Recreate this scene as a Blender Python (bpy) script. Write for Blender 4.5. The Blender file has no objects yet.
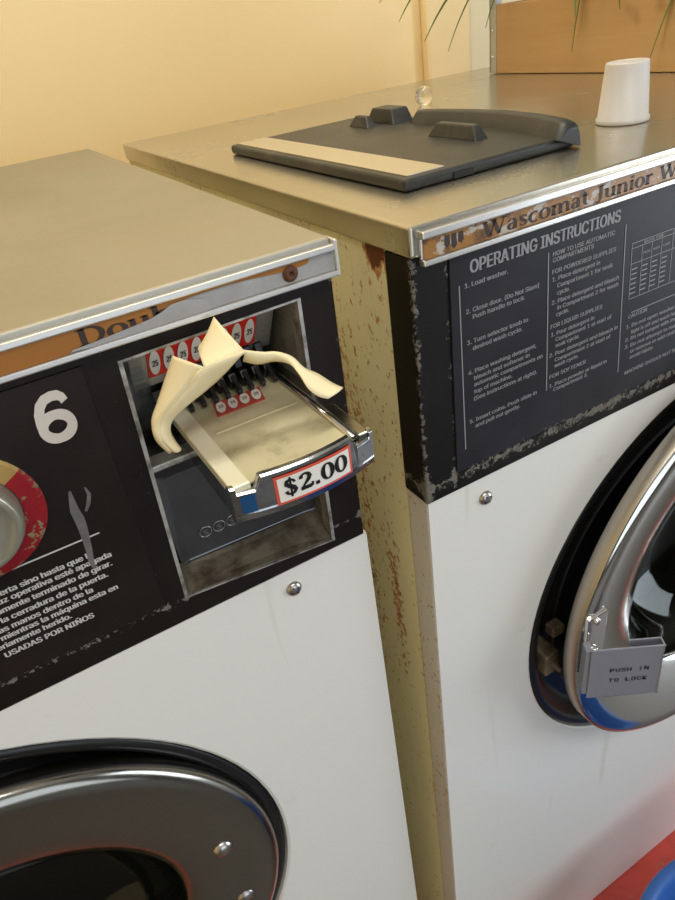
import bpy, bmesh, math, random
from mathutils import Vector, Matrix
random.seed(4)
S = bpy.context.scene
COL = S.collection
PI = math.pi
FL = -1.2            # aisle floor level; z = 0 is the top of the washers
CURB = -1.107        # red painted curb the washers stand on

# ------------------------------------------------------------------ mesh builder
class MB:
    def __init__(s): s.v=[]; s.f=[]; s.mi=[]; s.sm=[]
    def add(s, vs, fs, mi=0, smooth=False):
        o=len(s.v); s.v += [tuple(v) for v in vs]
        for f in fs: s.f.append(tuple(i+o for i in f)); s.mi.append(mi); s.sm.append(smooth)
        return s
    def box(s, x0,x1,y0,y1,z0,z1, mi=0):
        v=[(x,y,z) for x in (x0,x1) for y in (y0,y1) for z in (z0,z1)]
        return s.add(v, [(0,1,3,2),(4,6,7,5),(0,4,5,1),(2,3,7,6),(0,2,6,4),(1,5,7,3)], mi)
    def hexa(s, a, b, mi=0):   # two quads a (front) and b (back), same winding
        return s.add(list(a)+list(b), [(0,1,2,3),(7,6,5,4),(0,4,5,1),(1,5,6,2),(2,6,7,3),(3,7,4,0)], mi)
    def poly(s, pts, mi=0): return s.add(pts, [tuple(range(len(pts)))], mi)
    def prism(s, pts, d, mi=0, smooth=False):   # planar polygon pts extruded by vector d
        n=len(pts); d=Vector(d); q=[Vector(p)+d for p in pts]
        s.add(list(pts)+q, [tuple(range(n)), tuple(range(2*n-1,n-1,-1))]+[(i,i+n,(i+1)%n+n,(i+1)%n) for i in range(n)], mi, smooth)
        return s
    def lathe(s, c, prof, axis='y', n=64, mi=0, smooth=True, closed=False):   # prof: (radius, offset along axis)
        vs=[]; m=len(prof)
        for r,h in prof:
            for k in range(n):
                a=2*PI*k/n
                if axis=='y': vs.append((c[0]+r*math.cos(a), c[1]+h, c[2]+r*math.sin(a)))
                elif axis=='z': vs.append((c[0]+r*math.cos(a), c[1]+r*math.sin(a), c[2]+h))
                else: vs.append((c[0]+h, c[1]+r*math.cos(a), c[2]+r*math.sin(a)))
        fs=[]
        for i in range(m if closed else m-1):
            j=(i+1)%m
            for k in range(n): fs.append((i*n+k, i*n+(k+1)%n, j*n+(k+1)%n, j*n+k))
        return s.add(vs, fs, mi, smooth)
    def tube(s, pts, rad, n=10, mi=0):
        pts=[Vector(p) for p in pts]; vs=[]; m=len(pts)
        rr = rad if isinstance(rad,(list,tuple)) else [rad]*m
        for i,p in enumerate(pts):
            t=(pts[min(i+1,m-1)]-pts[max(i-1,0)]).normalized()
            a=t.cross(Vector((0,0,1)) if abs(t.z)<.9 else Vector((1,0,0))).normalized(); b=t.cross(a)
            for k in range(n):
                th=2*PI*k/n; vs.append(p+(a*math.cos(th)+b*math.sin(th))*rr[i])
        fs=[(i*n+k,i*n+(k+1)%n,(i+1)*n+(k+1)%n,(i+1)*n+k) for i in range(m-1) for k in range(n)]
        fs += [tuple(range(n))[::-1], tuple((m-1)*n+k for k in range(n))]
        return s.add(vs, fs, mi, True)
    def grid(s, rows, mi=0, smooth=True):
        m=len(rows); n=len(rows[0])
        return s.add([p for r in rows for p in r], [(i*n+k,i*n+k+1,(i+1)*n+k+1,(i+1)*n+k) for i in range(m-1) for k in range(n-1)], mi, smooth)
    def ball(s, c, r, sc=(1,1,1), mi=0, n=20):
        vs=[];fs=[]
        for i in range(n+1):
            t=PI*i/n
            for k in range(2*n):
                a=PI*k/n
                vs.append((c[0]+r*sc[0]*math.sin(t)*math.cos(a), c[1]+r*sc[1]*math.sin(t)*math.sin(a), c[2]+r*sc[2]*math.cos(t)))
        for i in range(n):
            for k in range(2*n): fs.append((i*2*n+k, (i+1)*2*n+k, (i+1)*2*n+(k+1)%(2*n), i*2*n+(k+1)%(2*n)))
        return s.add(vs, fs, mi, True)
    def build(s, name, mats, parent=None, bevel=0, seg=2, weld=True, normals=True):
        org = Vector((0,0,0)); p=parent
        while p is not None: org += Vector(p.location); p=p.parent
        me=bpy.data.meshes.new(name)
        me.from_pydata([Vector(v)-Vector((0,0,FL))-org for v in s.v], [], s.f)
        if not isinstance(mats,(list,tuple)): mats=[mats]
        for m in mats: me.materials.append(m)
        me.polygons.foreach_set('material_index', s.mi); me.polygons.foreach_set('use_smooth', s.sm)
        bm=bmesh.new(); bm.from_mesh(me)
        if weld: bmesh.ops.remove_doubles(bm, verts=bm.verts, dist=1e-6)
        if normals: bmesh.ops.recalc_face_normals(bm, faces=bm.faces)
        bm.to_mesh(me); bm.free(); me.update()
        o=bpy.data.objects.new(name, me); COL.objects.link(o)
        if parent is not None: o.parent=parent
        if bevel:
            b=o.modifiers.new('bevel','BEVEL'); b.width=bevel; b.segments=seg; b.limit_method='ANGLE'; b.angle_limit=math.radians(35); b.harden_normals=False
        return o

def thing(name, label, cat, loc, group=None):
    o=bpy.data.objects.new(name, None); COL.objects.link(o)
    o.location=Vector(loc)-Vector((0,0,FL)); o['label']=label; o['category']=cat; o.empty_display_size=.05
    if group: o['group']=group
    return o
def struct(name, mb, m, **k):
    o=mb.build(name, m, **k); o['kind']='structure'; return o

# ------------------------------------------------------------------ lettering
try:
    FONT=bpy.data.fonts.load(bpy.utils.system_resource('DATAFILES',path='fonts')+'/Inter.woff2')
except Exception: FONT=None
_tc={}
def textgeo(body, bold):
    key=(body,bold)
    if key in _tc: return _tc[key]
    c=bpy.data.curves.new('t','FONT'); c.body=body; c.size=1; c.resolution_u=3; c.offset=bold; c.fill_mode='FRONT'
    if FONT: c.font=FONT
    o=bpy.data.objects.new('t',c); COL.objects.link(o)
    dg=bpy.context.evaluated_depsgraph_get(); dg.update()
    me=bpy.data.meshes.new_from_object(o.evaluated_get(dg))
    r=([tuple(v.co) for v in me.vertices],[tuple(p.vertices) for p in me.polygons])
    bpy.data.objects.remove(o); bpy.data.curves.remove(c); bpy.data.meshes.remove(me)
    _tc[key]=r; return r
_H=textgeo('H',0); CAPU=max(v[1] for v in _H[0])
def write(mb, body, x0, zb, cap, y, x1=None, bold=.012, mi=0, align='L', org=None, ex=None, ez=None):
    """flat printed text on a plate facing -y; zb baseline, cap = capital height"""
    vs,fs=textgeo(body,0); k=cap/CAPU
    a=min(v[0] for v in vs); b=max(v[0] for v in vs)
    kx=k if x1 is None else (x1-x0)/(b-a)
    if align=='R': x0=x0-(b-a)*kx
    if bold>.002:      # heavier weight: the same line struck three times, a hair apart
        for q in (1,2):
            d=.045*cap*q*(bold/.016)
            oo=None if org is None else Vector(org)+Vector(ex).cross(Vector(ez)).normalized()*.00003*q
            write(mb,body,x0+d,zb,cap,y-.00003*q,None if x1 is None else x1+d,0,mi,'L',oo,ex,ez)
    if org is None: pts=[(x0+(v[0]-a)*kx, y, zb+v[1]*k) for v in vs]
    else:
        o=Vector(org); e1=Vector(ex); e2=Vector(ez)
        pts=[o+e1*(x0+(v[0]-a)*kx)+e2*(zb+v[1]*k) for v in vs]
    mb.add(pts, fs, mi)
def ribbon2(pts):
    """(x, y, w) centre line -> quads"""
    L=[];R=[];n=len(pts)
    for i,(x,y,w) in enumerate(pts):
        a=pts[max(i-1,0)]; b=pts[min(i+1,n-1)]
        dx,dy=b[0]-a[0],b[1]-a[1]; d=math.hypot(dx,dy) or 1
        nx,ny=-dy/d,dx/d; L.append((x+nx*w/2,y+ny*w/2)); R.append((x-nx*w/2,y-ny*w/2))
    return [(L[i],R[i],R[i+1],L[i+1]) for i in range(n-1)]
T_,t_=.13,.045
def ell(cx,cy,rx,ry,T,t,a0=0,a1=360,n=28):
    out=[]
    for i in range(n+1):
        a=math.radians(a0+(a1-a0)*i/n)
        out.append((cx+rx*math.cos(a),cy+ry*math.sin(a), t+(T-t)*abs(math.cos(a))**1.5))
    return out
def glyph(ch,T,t):
    ln=lambda x0,y0,x1,y1,w:[(x0,y0,w),(x1,y1,w)]
    sf=lambda x,y,w=.2:ln(x-w/2,y,x+w/2,y,t)
    h=t/2
    G={
    'D':(.68,[ln(.13,0,.13,.7,T),ell(.3,.35,.28,.33,T,t,90,-90,16),ln(.1,.68,.3,.68,t),ln(.1,.02,.3,.02,t),sf(.1,.7-h),sf(.1,h)]),
    'o':(.52,[ell(.26,.24,.19,.235,T,t)]),
    'u':(.6,[[(.13,.48,T),(.13,.17,T),(.16,.07,T*.8),(.24,.02,t),(.33,.05,t),(.44,.14,t)],ln(.45,0,.45,.48,T),sf(.08,.48-h,.16),sf(.4,.48-h,.16),sf(.5,h,.14)]),
    'b':(.56,[ln(.12,0,.12,.72,T),ell(.3,.24,.18,.235,T,t,150,-150),sf(.07,.72-h,.16)]),
    'l':(.3,[ln(.15,0,.15,.72,T),sf(.15,h,.26),sf(.1,.72-h,.16)]),
    'e':(.5,[ell(.26,.24,.19,.235,T,t,0,320),ln(.1,.26,.45,.26,t)]),
    'W':(.98,[ln(.08,.7,.3,0,T),ln(.3,0,.5,.62,t),ln(.45,.7,.67,0,T),ln(.67,0,.88,.7,t),sf(.1,.7-h),sf(.47,.7-h,.24),sf(.88,.7-h)]),
    'a':(.5,[[(.08,.38,t*1.6),(.14,.46,t),(.24,.48,t),(.34,.42,T*.8),(.36,.3,T),(.36,.06,T),(.44,.02,t)],ell(.21,.14,.12,.13,T,t,60,330)]),
    's':(.42,[[(.34,.36,t),(.3,.45,t),(.2,.47,t),(.11,.42,T*.8),(.11,.33,T*.9),(.2,.25,T),(.3,.19,T),(.32,.1,T*.8),(.24,.02,t),(.14,.02,t),(.07,.12,t)]]),
    'c':(.46,[ell(.26,.24,.19,.235,T,t,50,310)]),
    'm':(.9,[ln(.13,0,.13,.48,T),ln(.45,0,.45,.36,T),ln(.77,0,.77,.36,T),[(.15,.34,t),(.27,.46,t*1.4),(.38,.46,t*1.6),(.45,.36,T)],[(.47,.34,t),(.59,.46,t*1.4),(.7,.46,t*1.6),(.77,.36,T)],sf(.13,h),sf(.45,h),sf(.77,h),sf(.08,.48-h,.16)]),
    'n':(.6,[ln(.13,0,.13,.48,T),ln(.46,0,.46,.36,T),[(.15,.34,t),(.27,.46,t*1.4),(.38,.46,t*1.6),(.46,.36,T)],sf(.13,h),sf(.46,h),sf(.08,.48-h,.16)]),
    't':(.36,[[(.16,.62,t*2),(.16,.12,T),(.2,.03,t*1.5),(.3,.04,t)],ln(.03,.47,.31,.47,t)]),
    'J':(.42,[[(.25,.7,T),(.25,.1,T),(.2,-.05,T*.7),(.1,-.1,t),(.04,-.04,T*.8)],sf(.25,.7-h,.3)]),
    'i':(.3,[ln(.15,0,.15,.48,T),sf(.15,h),sf(.1,.48-h,.16),ln(.15,.57,.15,.69,T)]),
    'r':(.44,[ln(.13,0,.13,.48,T),[(.15,.32,t),(.24,.45,t*1.5),(.33,.45,t*2)],ln(.33,.38,.33,.48,T*.8),sf(.14,h,.22),sf(.08,.48-h,.16)]),
    '7':(.52,[ln(.05,.65,.46,.65,.1),[(.44,.66,t),(.3,.35,T*.8),(.2,0,T)],ln(.06,.52,.06,.7,t)]),
    '4':(.54,[ln(.36,0,.36,.7,T),ln(.36,.68,.05,.2,t),ln(.03,.2,.52,.2,t*1.3),sf(.36,h,.26)]),
    '0':(.56,[ell(.28,.35,.19,.32,T,t)]),
    '2':(.56,[[(.1,.5,T*.9),(.1,.58,T*.8),(.17,.66,t*1.4),(.27,.68,t*1.4),(.38,.62,T*.8),(.42,.52,T),(.37,.4,T*.9),(.22,.24,t*1.4),(.08,.08,t)],ln(.05,.075,.46,.075,.15),ln(.48,.04,.5,.22,t*1.4)]),
    '.':(.28,[ln(.13,0,.13,.15,.16)]),
    '$':(.56,[[(.43,.5,t*1.5),(.38,.6,t*1.5),(.27,.65,t*1.5),(.14,.6,T*.8),(.12,.49,T*.95),(.24,.38,T),(.38,.29,T),(.43,.18,T*.95),(.38,.08,T*.7),(.26,.03,t*1.5),(.14,.08,t*1.5),(.09,.2,T*.8)],ln(.27,-.08,.27,.76,t*1.2)]),
    ' ':(.3,[])}
    return G[ch]
def serif(mb, body, x0, x1, zb, cap, org, ex, ez, T=T_, t=t_, mi=0, zlimit=None):
    adv=0; quads=[]
    for ch in body:
        w,st=glyph(ch,T,t)
        for s in st:
            for q in ribbon2(s): quads.append([(p[0]+adv,p[1]) for p in q])
        adv+=w
    kx=(x1-x0)/adv; k=cap/.7; o=Vector(org); e1=Vector(ex); e2=Vector(ez)
    for q in quads:
        mb.add([o+e1*(x0+p[0]*kx)+e2*(zb+p[1]*k) for p in q],[(0,1,2,3)],mi)

# ------------------------------------------------------------------ materials
class NT:
    def __init__(s,name):
        s.m=bpy.data.materials.new(name); s.m.use_nodes=True; s.t=s.m.node_tree; s.b=s.t.nodes['Principled BSDF']; s._co=None
    def n(s,ty,**k):
        nd=s.t.nodes.new(ty)
        for a,b in k.items(): setattr(nd,a,b)
        return nd
    def link(s,a,b): s.t.links.new(a,b)
    def co(s):
        if s._co is None: s._co=s.n('ShaderNodeNewGeometry').outputs['Position']
        return s._co
    def axis(s,ax):
        sp=s.n('ShaderNodeSeparateXYZ'); s.link(s.co(),sp.inputs[0]); return sp.outputs['XYZ'.index(ax.upper())]
    def noise(s,scale,detail=4,rough=.55,stretch=(1,1,1),off=0,dist=0):
        mp=s.n('ShaderNodeMapping'); s.link(s.co(),mp.inputs[0]); mp.inputs['Scale'].default_value=stretch; mp.inputs['Location'].default_value=(off,off*.7,off*.3)
        nz=s.n('ShaderNodeTexNoise'); s.link(mp.outputs[0],nz.inputs['Vector'])
        nz.inputs['Scale'].default_value=scale; nz.inputs['Detail'].default_value=detail; nz.inputs['Roughness'].default_value=rough; nz.inputs['Distortion'].default_value=dist
        return nz.outputs['Fac']
    def math(s,op,a,b=None,c=None,clamp=False):
        nd=s.n('ShaderNodeMath',operation=op); nd.use_clamp=clamp
        for i,x in enumerate((a,b,c)):
            if x is None: continue
            if isinstance(x,(int,float)): nd.inputs[i].default_value=x
            else: s.link(x,nd.inputs[i])
        return nd.outputs[0]
    def ramp(s,x,a,b):   # smooth 0..1
        nd=s.n('ShaderNodeMapRange'); nd.interpolation_type='SMOOTHSTEP'; s.link(x,nd.inputs[0]); nd.inputs[1].default_value=a; nd.inputs[2].default_value=b
        return nd.outputs[0]
    def near(s,ax,val,w):  # 1 at coord=val falling to 0 at distance w
        d=s.math('ABSOLUTE',s.math('SUBTRACT',s.axis(ax),val))
        return s.math('SUBTRACT',1,s.math('DIVIDE',d,w),clamp=True)
    def mix(s,f,a,b):
        nd=s.n('ShaderNodeMix',data_type='RGBA')
        for sock,x in ((nd.inputs[0],f),(nd.inputs[6],a),(nd.inputs[7],b)):
            if isinstance(x,(int,float)): sock.default_value=x
            elif isinstance(x,tuple): sock.default_value=x if len(x)==4 else (*x,1)
            else: s.link(x,sock)
        return nd.outputs[2]
    def set(s,**k):
        nm=dict(base='Base Color',rough='Roughness',metal='Metallic',spec='Specular IOR Level',coat='Coat Weight',coatr='Coat Roughness',trans='Transmission Weight',ior='IOR',emit='Emission Color',estr='Emission Strength',sss='Subsurface Weight',aniso='Anisotropic')
        for a,x in k.items():
            so=s.b.inputs[nm[a]]
            if isinstance(x,(int,float)): so.default_value=x
            elif isinstance(x,tuple): so.default_value=(*x,1) if len(x)==3 else x
            else: s.link(x,so)
        return s
    def bump(s,h,strength=.3,dist=.002):
        b=s.n('ShaderNodeBump'); b.inputs['Strength'].default_value=strength; b.inputs['Distance'].default_value=dist
        s.link(h,b.inputs['Height']); s.link(b.outputs[0],s.b.inputs['Normal']); return s
def srgb(r,g,b):
    f=lambda c:(c/255/12.92 if c/255<=.04045 else ((c/255+.055)/1.055)**2.4)
    return (f(r),f(g),f(b))
def plain(name,c,rough=.5,metal=0,**k):
    m=NT(name).set(base=c,rough=rough,metal=metal,**k); return m.m
Z=lambda z: z-FL     # scene z -> world z

def steel(name,c=(.58,.55,.48),r0=.2,r1=.42,stain=.35,stretch=(1,1,1)):
    m=NT(name); a=m.noise(9,5,.6,stretch); b=m.noise(160,3,.6,(.05,1,1)); st=m.ramp(m.noise(5,4,.6,off=3),.45,.75)
    m.set(metal=.92,base=m.mix(m.math('MULTIPLY',st,stain),c,tuple(x*.62 for x in c)),rough=m.math('ADD',r0,m.math('MULTIPLY',a,r1-r0)))
    m.bump(b,.04,.0006); return m.m
M={}
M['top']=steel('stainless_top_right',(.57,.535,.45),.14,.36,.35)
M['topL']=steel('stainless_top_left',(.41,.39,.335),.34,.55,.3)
M['trimsteel']=steel('trim_steel',(.78,.76,.72),.25,.4,.3)
def enamel():
    m=NT('white_enamel'); d=m.ramp(m.noise(26,5,.6),.68,.74)
    streak=m.ramp(m.noise(40,3,.5,(1,1,.08),off=5),.66,.74)
    f=m.math('MULTIPLY',m.math('ADD',m.math('MULTIPLY',streak,.18),m.math('MULTIPLY',d,.1)),1.0)
    m.set(base=m.mix(f,srgb(222,221,217),srgb(160,150,130)),rough=.15,spec=.5,coat=.0,coatr=.1); return m.m
M['enamel']=enamel()
def rusty(name,base,edge=None,amount=1.0):
    m=NT(name)
    fine=m.noise(210,4,.65,(1,1,.7)); big=m.noise(14,3,.55,(1,1,.45),off=2)
    lane=m.math('MULTIPLY',m.near('y',.100,.055),m.near('z',Z(-.24),.24))
    streak=m.math('MULTIPLY',m.near('y',.058,.014),m.near('z',Z(-.33),.12))
    corner=m.math('MULTIPLY',m.near('y',.039,.016),m.near('z',Z(-.021),.016))
    k=m.math('SUBTRACT',fine,.055)
    for q,w_ in ((lane,.16),(streak,.26),(corner,.8)): k=m.math('ADD',k,m.math('MULTIPLY',q,w_*amount))
    k=m.math('ADD',k,m.math('MULTIPLY',m.math('SUBTRACT',big,.5),.32*amount))
    rust=m.ramp(k,.545,.64); core=m.ramp(k,.67,.80)
    stain=m.ramp(m.noise(7,5,.6,(1,1,.25),off=7),.42,.72)
    c=m.mix(m.math('MULTIPLY',stain,.3),base,srgb(176,160,122))
    c=m.mix(m.math('MULTIPLY',rust,.85),c,srgb(186,118,44)); c=m.mix(core,c,srgb(104,54,22))
    m.set(base=c,rough=m.math('ADD',.38,m.math('MULTIPLY',rust,.4))); m.bump(rust,.25,.001); return m.m
M['side']=rusty('cream_paint_rust',srgb(243,234,190))
M['flange']=rusty('cream_flange_rust',srgb(212,208,200),amount=.75)
def chipped(name,base,rough,lines=(),chip=srgb(132,127,118),scale=330,thr=.70,spec=.22,second=None):
    m=NT(name); a=m.noise(scale,4,.7); b=m.noise(60,4,.6,off=4)
    k=m.math('ADD',m.math('MULTIPLY',a,.62),m.math('MULTIPLY',b,.38))
    for ax,val,w,s in lines:
        if ax=='edge':   # the corner x = val, y = front
            k=m.math('ADD',k,m.math('MULTIPLY',m.math('MULTIPLY',m.near('x',val,w),m.near('y',.002,w)),s)); continue
        k=m.math('ADD',k,m.math('MULTIPLY',m.near(ax,Z(val) if ax=='z' else val,w),s))
    mask=m.ramp(k,thr,thr+.03)
    tone=m.mix(m.noise(240,3,.6,off=9),chip,tuple(x*.22 for x in chip))
    bb=m.mix(m.ramp(m.noise(12,4,.6,off=6),.35,.75),base,tuple(x*1.5+.002 for x in base))
    m.set(base=m.mix(mask,bb,tone),rough=m.math('ADD',rough,m.math('MULTIPLY',mask,.3)),spec=spec); m.bump(mask,.15,.0006); return m.m
BR=srgb(38,30,28)
M['panelR']=chipped('brown_panel_right',srgb(13,10,8),.5,[('edge',.0005,.007,.24),('x',.0245,.0035,.13),('z',-.1755,.012,.25)])
M['panelL']=chipped('brown_panel_left',srgb(20,13,10),.48,[('z',-.1905,.006,.20),('x',-.037,.006,.14),('x',-.1785,.0025,.10),('x',-.167,.004,.08)])
M['plateR']=chipped('dark_plate_right',srgb(33,32,37),.42,[('z',-.1715,.008,.20),('x',.0255,.002,.08),('x',.1,.05,.03)],thr=.74,scale=420)
M['plateL']=chipped('dark_plate_left',srgb(27,19,16),.42,[('z',-.1885,.0045,.22),('x',-.1775,.002,.08)],thr=.73,scale=420)
M['print']=plain('printed_white',srgb(190,188,186),.5)
M['printgrey']=plain('printed_grey',srgb(140,138,142),.5)
M['six']=plain('printed_six',srgb(205,198,190),.5)
M['chrome']=NT('chrome').set(base=(.80,.80,.80),metal=1,rough=.09).m
def brushed(name,c,r):
    m=NT(name); b=m.noise(90,3,.6); m.set(base=c,metal=1,rough=m.math('ADD',r,m.math('MULTIPLY',b,.1))); return m.m
M['wornchrome']=(lambda m:m.set(base=m.mix(m.ramp(m.noise(90,5,.65),.45,.75),(.46,.47,.49),(.20,.21,.22)),metal=1,rough=.16).m)(NT('worn_chrome'))
M['ringL']=brushed('door_ring_satin',(.31,.30,.27),.16)
M['ringR']=brushed('door_ring_bright',(.66,.65,.62),.07)
M['rimR']=brushed('door_rim_satin',(.50,.46,.40),.38)
M['screw']=brushed('screw_steel',(.45,.43,.41),.25)
M['rubber']=plain('black_rubber',srgb(16,16,17),.35,spec=.5)
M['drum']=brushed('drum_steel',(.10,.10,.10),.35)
def thin_glass():
    m=NT('door_glass'); t=m.t; out=[n for n in t.nodes if n.type=='OUTPUT_MATERIAL'][0]
    lw=m.n('ShaderNodeLayerWeight'); fac=m.math('ADD',.04,m.math('MULTIPLY',m.math('POWER',lw.outputs['Facing'],5),.9))
    tr=m.n('ShaderNodeBsdfTransparent'); tr.inputs[0].default_value=(.62,.66,.64,1)
    gl=m.n('ShaderNodeBsdfGlossy'); gl.inputs['Roughness'].default_value=.03; gl.inputs[0].default_value=(.9,.95,.93,1)
    mx=m.n('ShaderNodeMixShader'); m.link(fac,mx.inputs[0]); m.link(tr.outputs[0],mx.inputs[1]); m.link(gl.outputs[0],mx.inputs[2]); m.link(mx.outputs[0],out.inputs[0])
    t.nodes.remove(m.b); return m.m
M['glass']=thin_glass()
M['marble']=NT('clear_glass').set(base=(1,1,1),rough=0.0,trans=1.0,ior=1.5).m
M['blackplastic']=(lambda m:m.set(base=m.mix(m.ramp(m.noise(25,5,.65),.45,.75),srgb(38,39,38),srgb(64,64,59)),rough=.42).bump(m.noise(500,2,.5),.06,.0005).m)(NT('black_plastic'))
M['lidstrip']=brushed('lid_strip_steel',(.72,.69,.62),.3)
def amber(name,worn):
    m=NT(name); sh=m.mix(m.noise(8,4,.6),srgb(160,102,14),srgb(132,80,10)); 
    if worn:
        w=m.ramp(m.noise(70,5,.65,(1,1,1.4),off=1),.52,.58); br=m.ramp(m.noise(55,4,.6,off=8),.5,.62)
        c=m.mix(br,srgb(150,104,44),srgb(92,60,32)); c=m.mix(w,c,srgb(176,168,158))
    else: c=sh
    m.set(base=c,rough=.35); return m.m
M['amberR']=amber('amber_label_worn',True); M['amberL']=amber('amber_label',False)
M['darkprint']=plain('dark_brown_print',srgb(48,30,18),.5)
M['torn']=(lambda m:m.set(base=m.mix(m.noise(60,4),srgb(168,168,172),srgb(134,131,126)),rough=.45).m)(NT('label_torn_backing'))
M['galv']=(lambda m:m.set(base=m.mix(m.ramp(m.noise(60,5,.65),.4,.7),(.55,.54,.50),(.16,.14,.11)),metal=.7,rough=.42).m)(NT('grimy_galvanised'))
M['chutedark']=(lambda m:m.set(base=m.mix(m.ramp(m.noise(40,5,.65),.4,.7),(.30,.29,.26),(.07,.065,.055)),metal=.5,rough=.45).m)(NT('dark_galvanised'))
M['grime']=(lambda m:m.set(base=m.mix(m.ramp(m.noise(45,5,.7),.35,.68),srgb(112,104,88),srgb(62,48,34)),metal=.25,rough=.5).m)(NT('grimy_ledge'))
M['darkplate']=(lambda m:m.set(base=m.mix(m.noise(30,4),(.10,.105,.115),(.19,.19,.20)),metal=.9,rough=.28).m)(NT('dark_bevel_plate'))
M['railcream']=(lambda m:m.set(base=m.mix(m.ramp(m.noise(90,4,.6),.62,.85),srgb(232,228,202),srgb(176,170,146)),metal=.25,rough=.35).m)(NT('rail_cream'))
M['tray']=(lambda m:m.set(base=m.mix(m.ramp(m.noise(40,5,.6),.5,.85),srgb(212,204,168),srgb(150,138,104)),metal=.35,rough=.42).bump(m.noise(240,3),.2,.0008).m)(NT('slide_tray_worn'))
M['red']=plain('sticker_red',srgb(214,42,32),.35)
M['reddull']=plain('sticker_red_dull',srgb(176,72,60),.4)
M['white']=plain('sticker_white',srgb(226,222,216),.4)
M['black']=plain('black_ink',srgb(14,14,16),.4)
M['finger']=plain('black_finger',srgb(14,14,15),.32)
M['bluepaint']=plain('blue_patch',srgb(24,72,118),.3)
M['tape']=(lambda m:m.set(base=m.mix(m.noise(22,3),srgb(236,222,182),srgb(222,204,158)),rough=.6).m)(NT('cream_vinyl'))
M['cup']=NT('white_cup_plastic').set(base=srgb(200,191,188),rough=.4,sss=.15).m
M['tub']=plain('blue_tub_plastic',srgb(52,98,172),.35)
M['knobred']=chipped('knob_ring_red',srgb(138,26,34),.4,[],srgb(170,150,110),240,.545)
M['knobtan']=chipped('knob_ring_tan',srgb(158,128,76),.4,[],srgb(110,90,60),240,.56)
M['knobcap']=NT('knob_cap').set(base=srgb(150,148,132),rough=.22,metal=.4).m
def wood():
    m=NT('planter_wood'); g=m.noise(18,5,.6,(1,.12,1.6),dist=.6); f=m.noise(90,4,.6,(1,.06,1.2),off=3); kn=m.ramp(m.noise(13,2,.5,off=11),.66,.74)
    c=m.mix(g,srgb(198,164,112),srgb(170,132,84)); c=m.mix(m.math('MULTIPLY',f,.35),c,srgb(150,100,54)); c=m.mix(m.math('MULTIPLY',kn,.7),c,srgb(96,60,30))
    m.set(base=c,rough=.6); return m.m
M['wood']=wood()
M['leaf']=(lambda m:m.set(base=m.mix(m.noise(30,3),srgb(78,112,40),srgb(116,140,66)),rough=.45,sss=.0).m)(NT('leaf_green'))
M['soil']=plain('soil',srgb(40,32,26),.9)
M['drip']=(lambda m:m.set(base=m.mix(m.noise(180,4),srgb(120,118,118),srgb(70,66,66)),rough=.5).m)(NT('paint_scrape'))
def wallmat(name,c):
    m=NT(name); m.set(base=m.mix(m.noise(1.5,3),c,tuple(x*.94 for x in c)),rough=.55,spec=.3); m.bump(m.noise(90,3),.03,.002); return m.m
M['wall']=wallmat('cream_wall',srgb(244,220,168)); M['wallpale']=wallmat('pale_trim',srgb(230,218,182)); M['ceil']=wallmat('ceiling_white',srgb(226,222,210))
M['wallfar']=wallmat('far_wall',srgb(92,86,76))
def floorred():
    m=NT('red_floor_paint'); w=m.ramp(m.noise(70,5,.7),.62,.70); d=m.ramp(m.noise(22,4,.6,off=2),.45,.8)
    c=m.mix(m.math('MULTIPLY',d,.55),srgb(214,78,64),srgb(140,54,44)); c=m.mix(w,c,srgb(170,140,110)); m.set(base=c,rough=.45); return m.m
M['floorred']=floorred()
M['floor']=(lambda m:m.set(base=m.mix(m.noise(5,5,.6),srgb(84,80,76),srgb(104,99,94)),rough=.4).m)(NT('grey_floor'))
M['rustspot']=(lambda m:m.set(base=m.mix(m.noise(160,4,.7),srgb(112,66,34),srgb(40,26,18)),rough=.75).m)(NT('rust_patch'))

# ------------------------------------------------------------------ room
R=(-1.7,2.2,-2.6,.75)   # x0,x1,y0,y1
CE=1.35
struct('floor', MB().box(R[0],R[1],R[2],R[3],FL-.1,FL), M['floor'])
struct('trim_1', MB().box(R[0],R[1],-.073,.748,FL,CURB), M['floorred'], bevel=.006)       # red painted curb
struct('wall_back', MB().box(R[0],R[1],R[3],R[3]+.1,FL-.1,CE), M['wall'])
struct('wall_left', MB().box(R[0]-.1,R[0],R[2],R[3]+.1,FL-.1,CE), M['wall'])
dy0,dy1,dz1=-1.9,-.7,.9  # unseen side doorway, added so light comes in low
wr=MB(); wr.box(R[1],R[1]+.1,R[2],dy0,FL-.1,CE); wr.box(R[1],R[1]+.1,dy1,R[3]+.1,FL-.1,CE); wr.box(R[1],R[1]+.1,dy0,dy1,dz1,CE)
struct('wall_right', wr, M['wallfar'])
df=MB()
for a,b,c,d in ((dy0,dy0+.06,FL,dz1),(dy1-.06,dy1,FL,dz1),(dy0,dy1,dz1-.06,dz1)): df.box(R[1]+.02,R[1]+.08,a,b,c,d)
struct('added_door_1', df, M['ceil'])  # frame of the added doorway, out of view
wf=MB(); wx0,wx1,wz0,wz1=-.9,1.2,-.95,1.0
wf.box(R[0],wx0,R[2]-.1,R[2],FL-.1,CE); wf.box(wx1,R[1],R[2]-.1,R[2],FL-.1,CE); wf.box(wx0,wx1,R[2]-.1,R[2],FL-.1,wz0); wf.box(wx0,wx1,R[2]-.1,R[2],wz1,CE)
struct('wall_front', wf, M['wallfar'])
struct('ceiling', MB().box(R[0]-.1,R[1]+.1,R[2]-.1,R[3]+.1,CE,CE+.1), M['ceil'])
wfr=MB()
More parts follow.
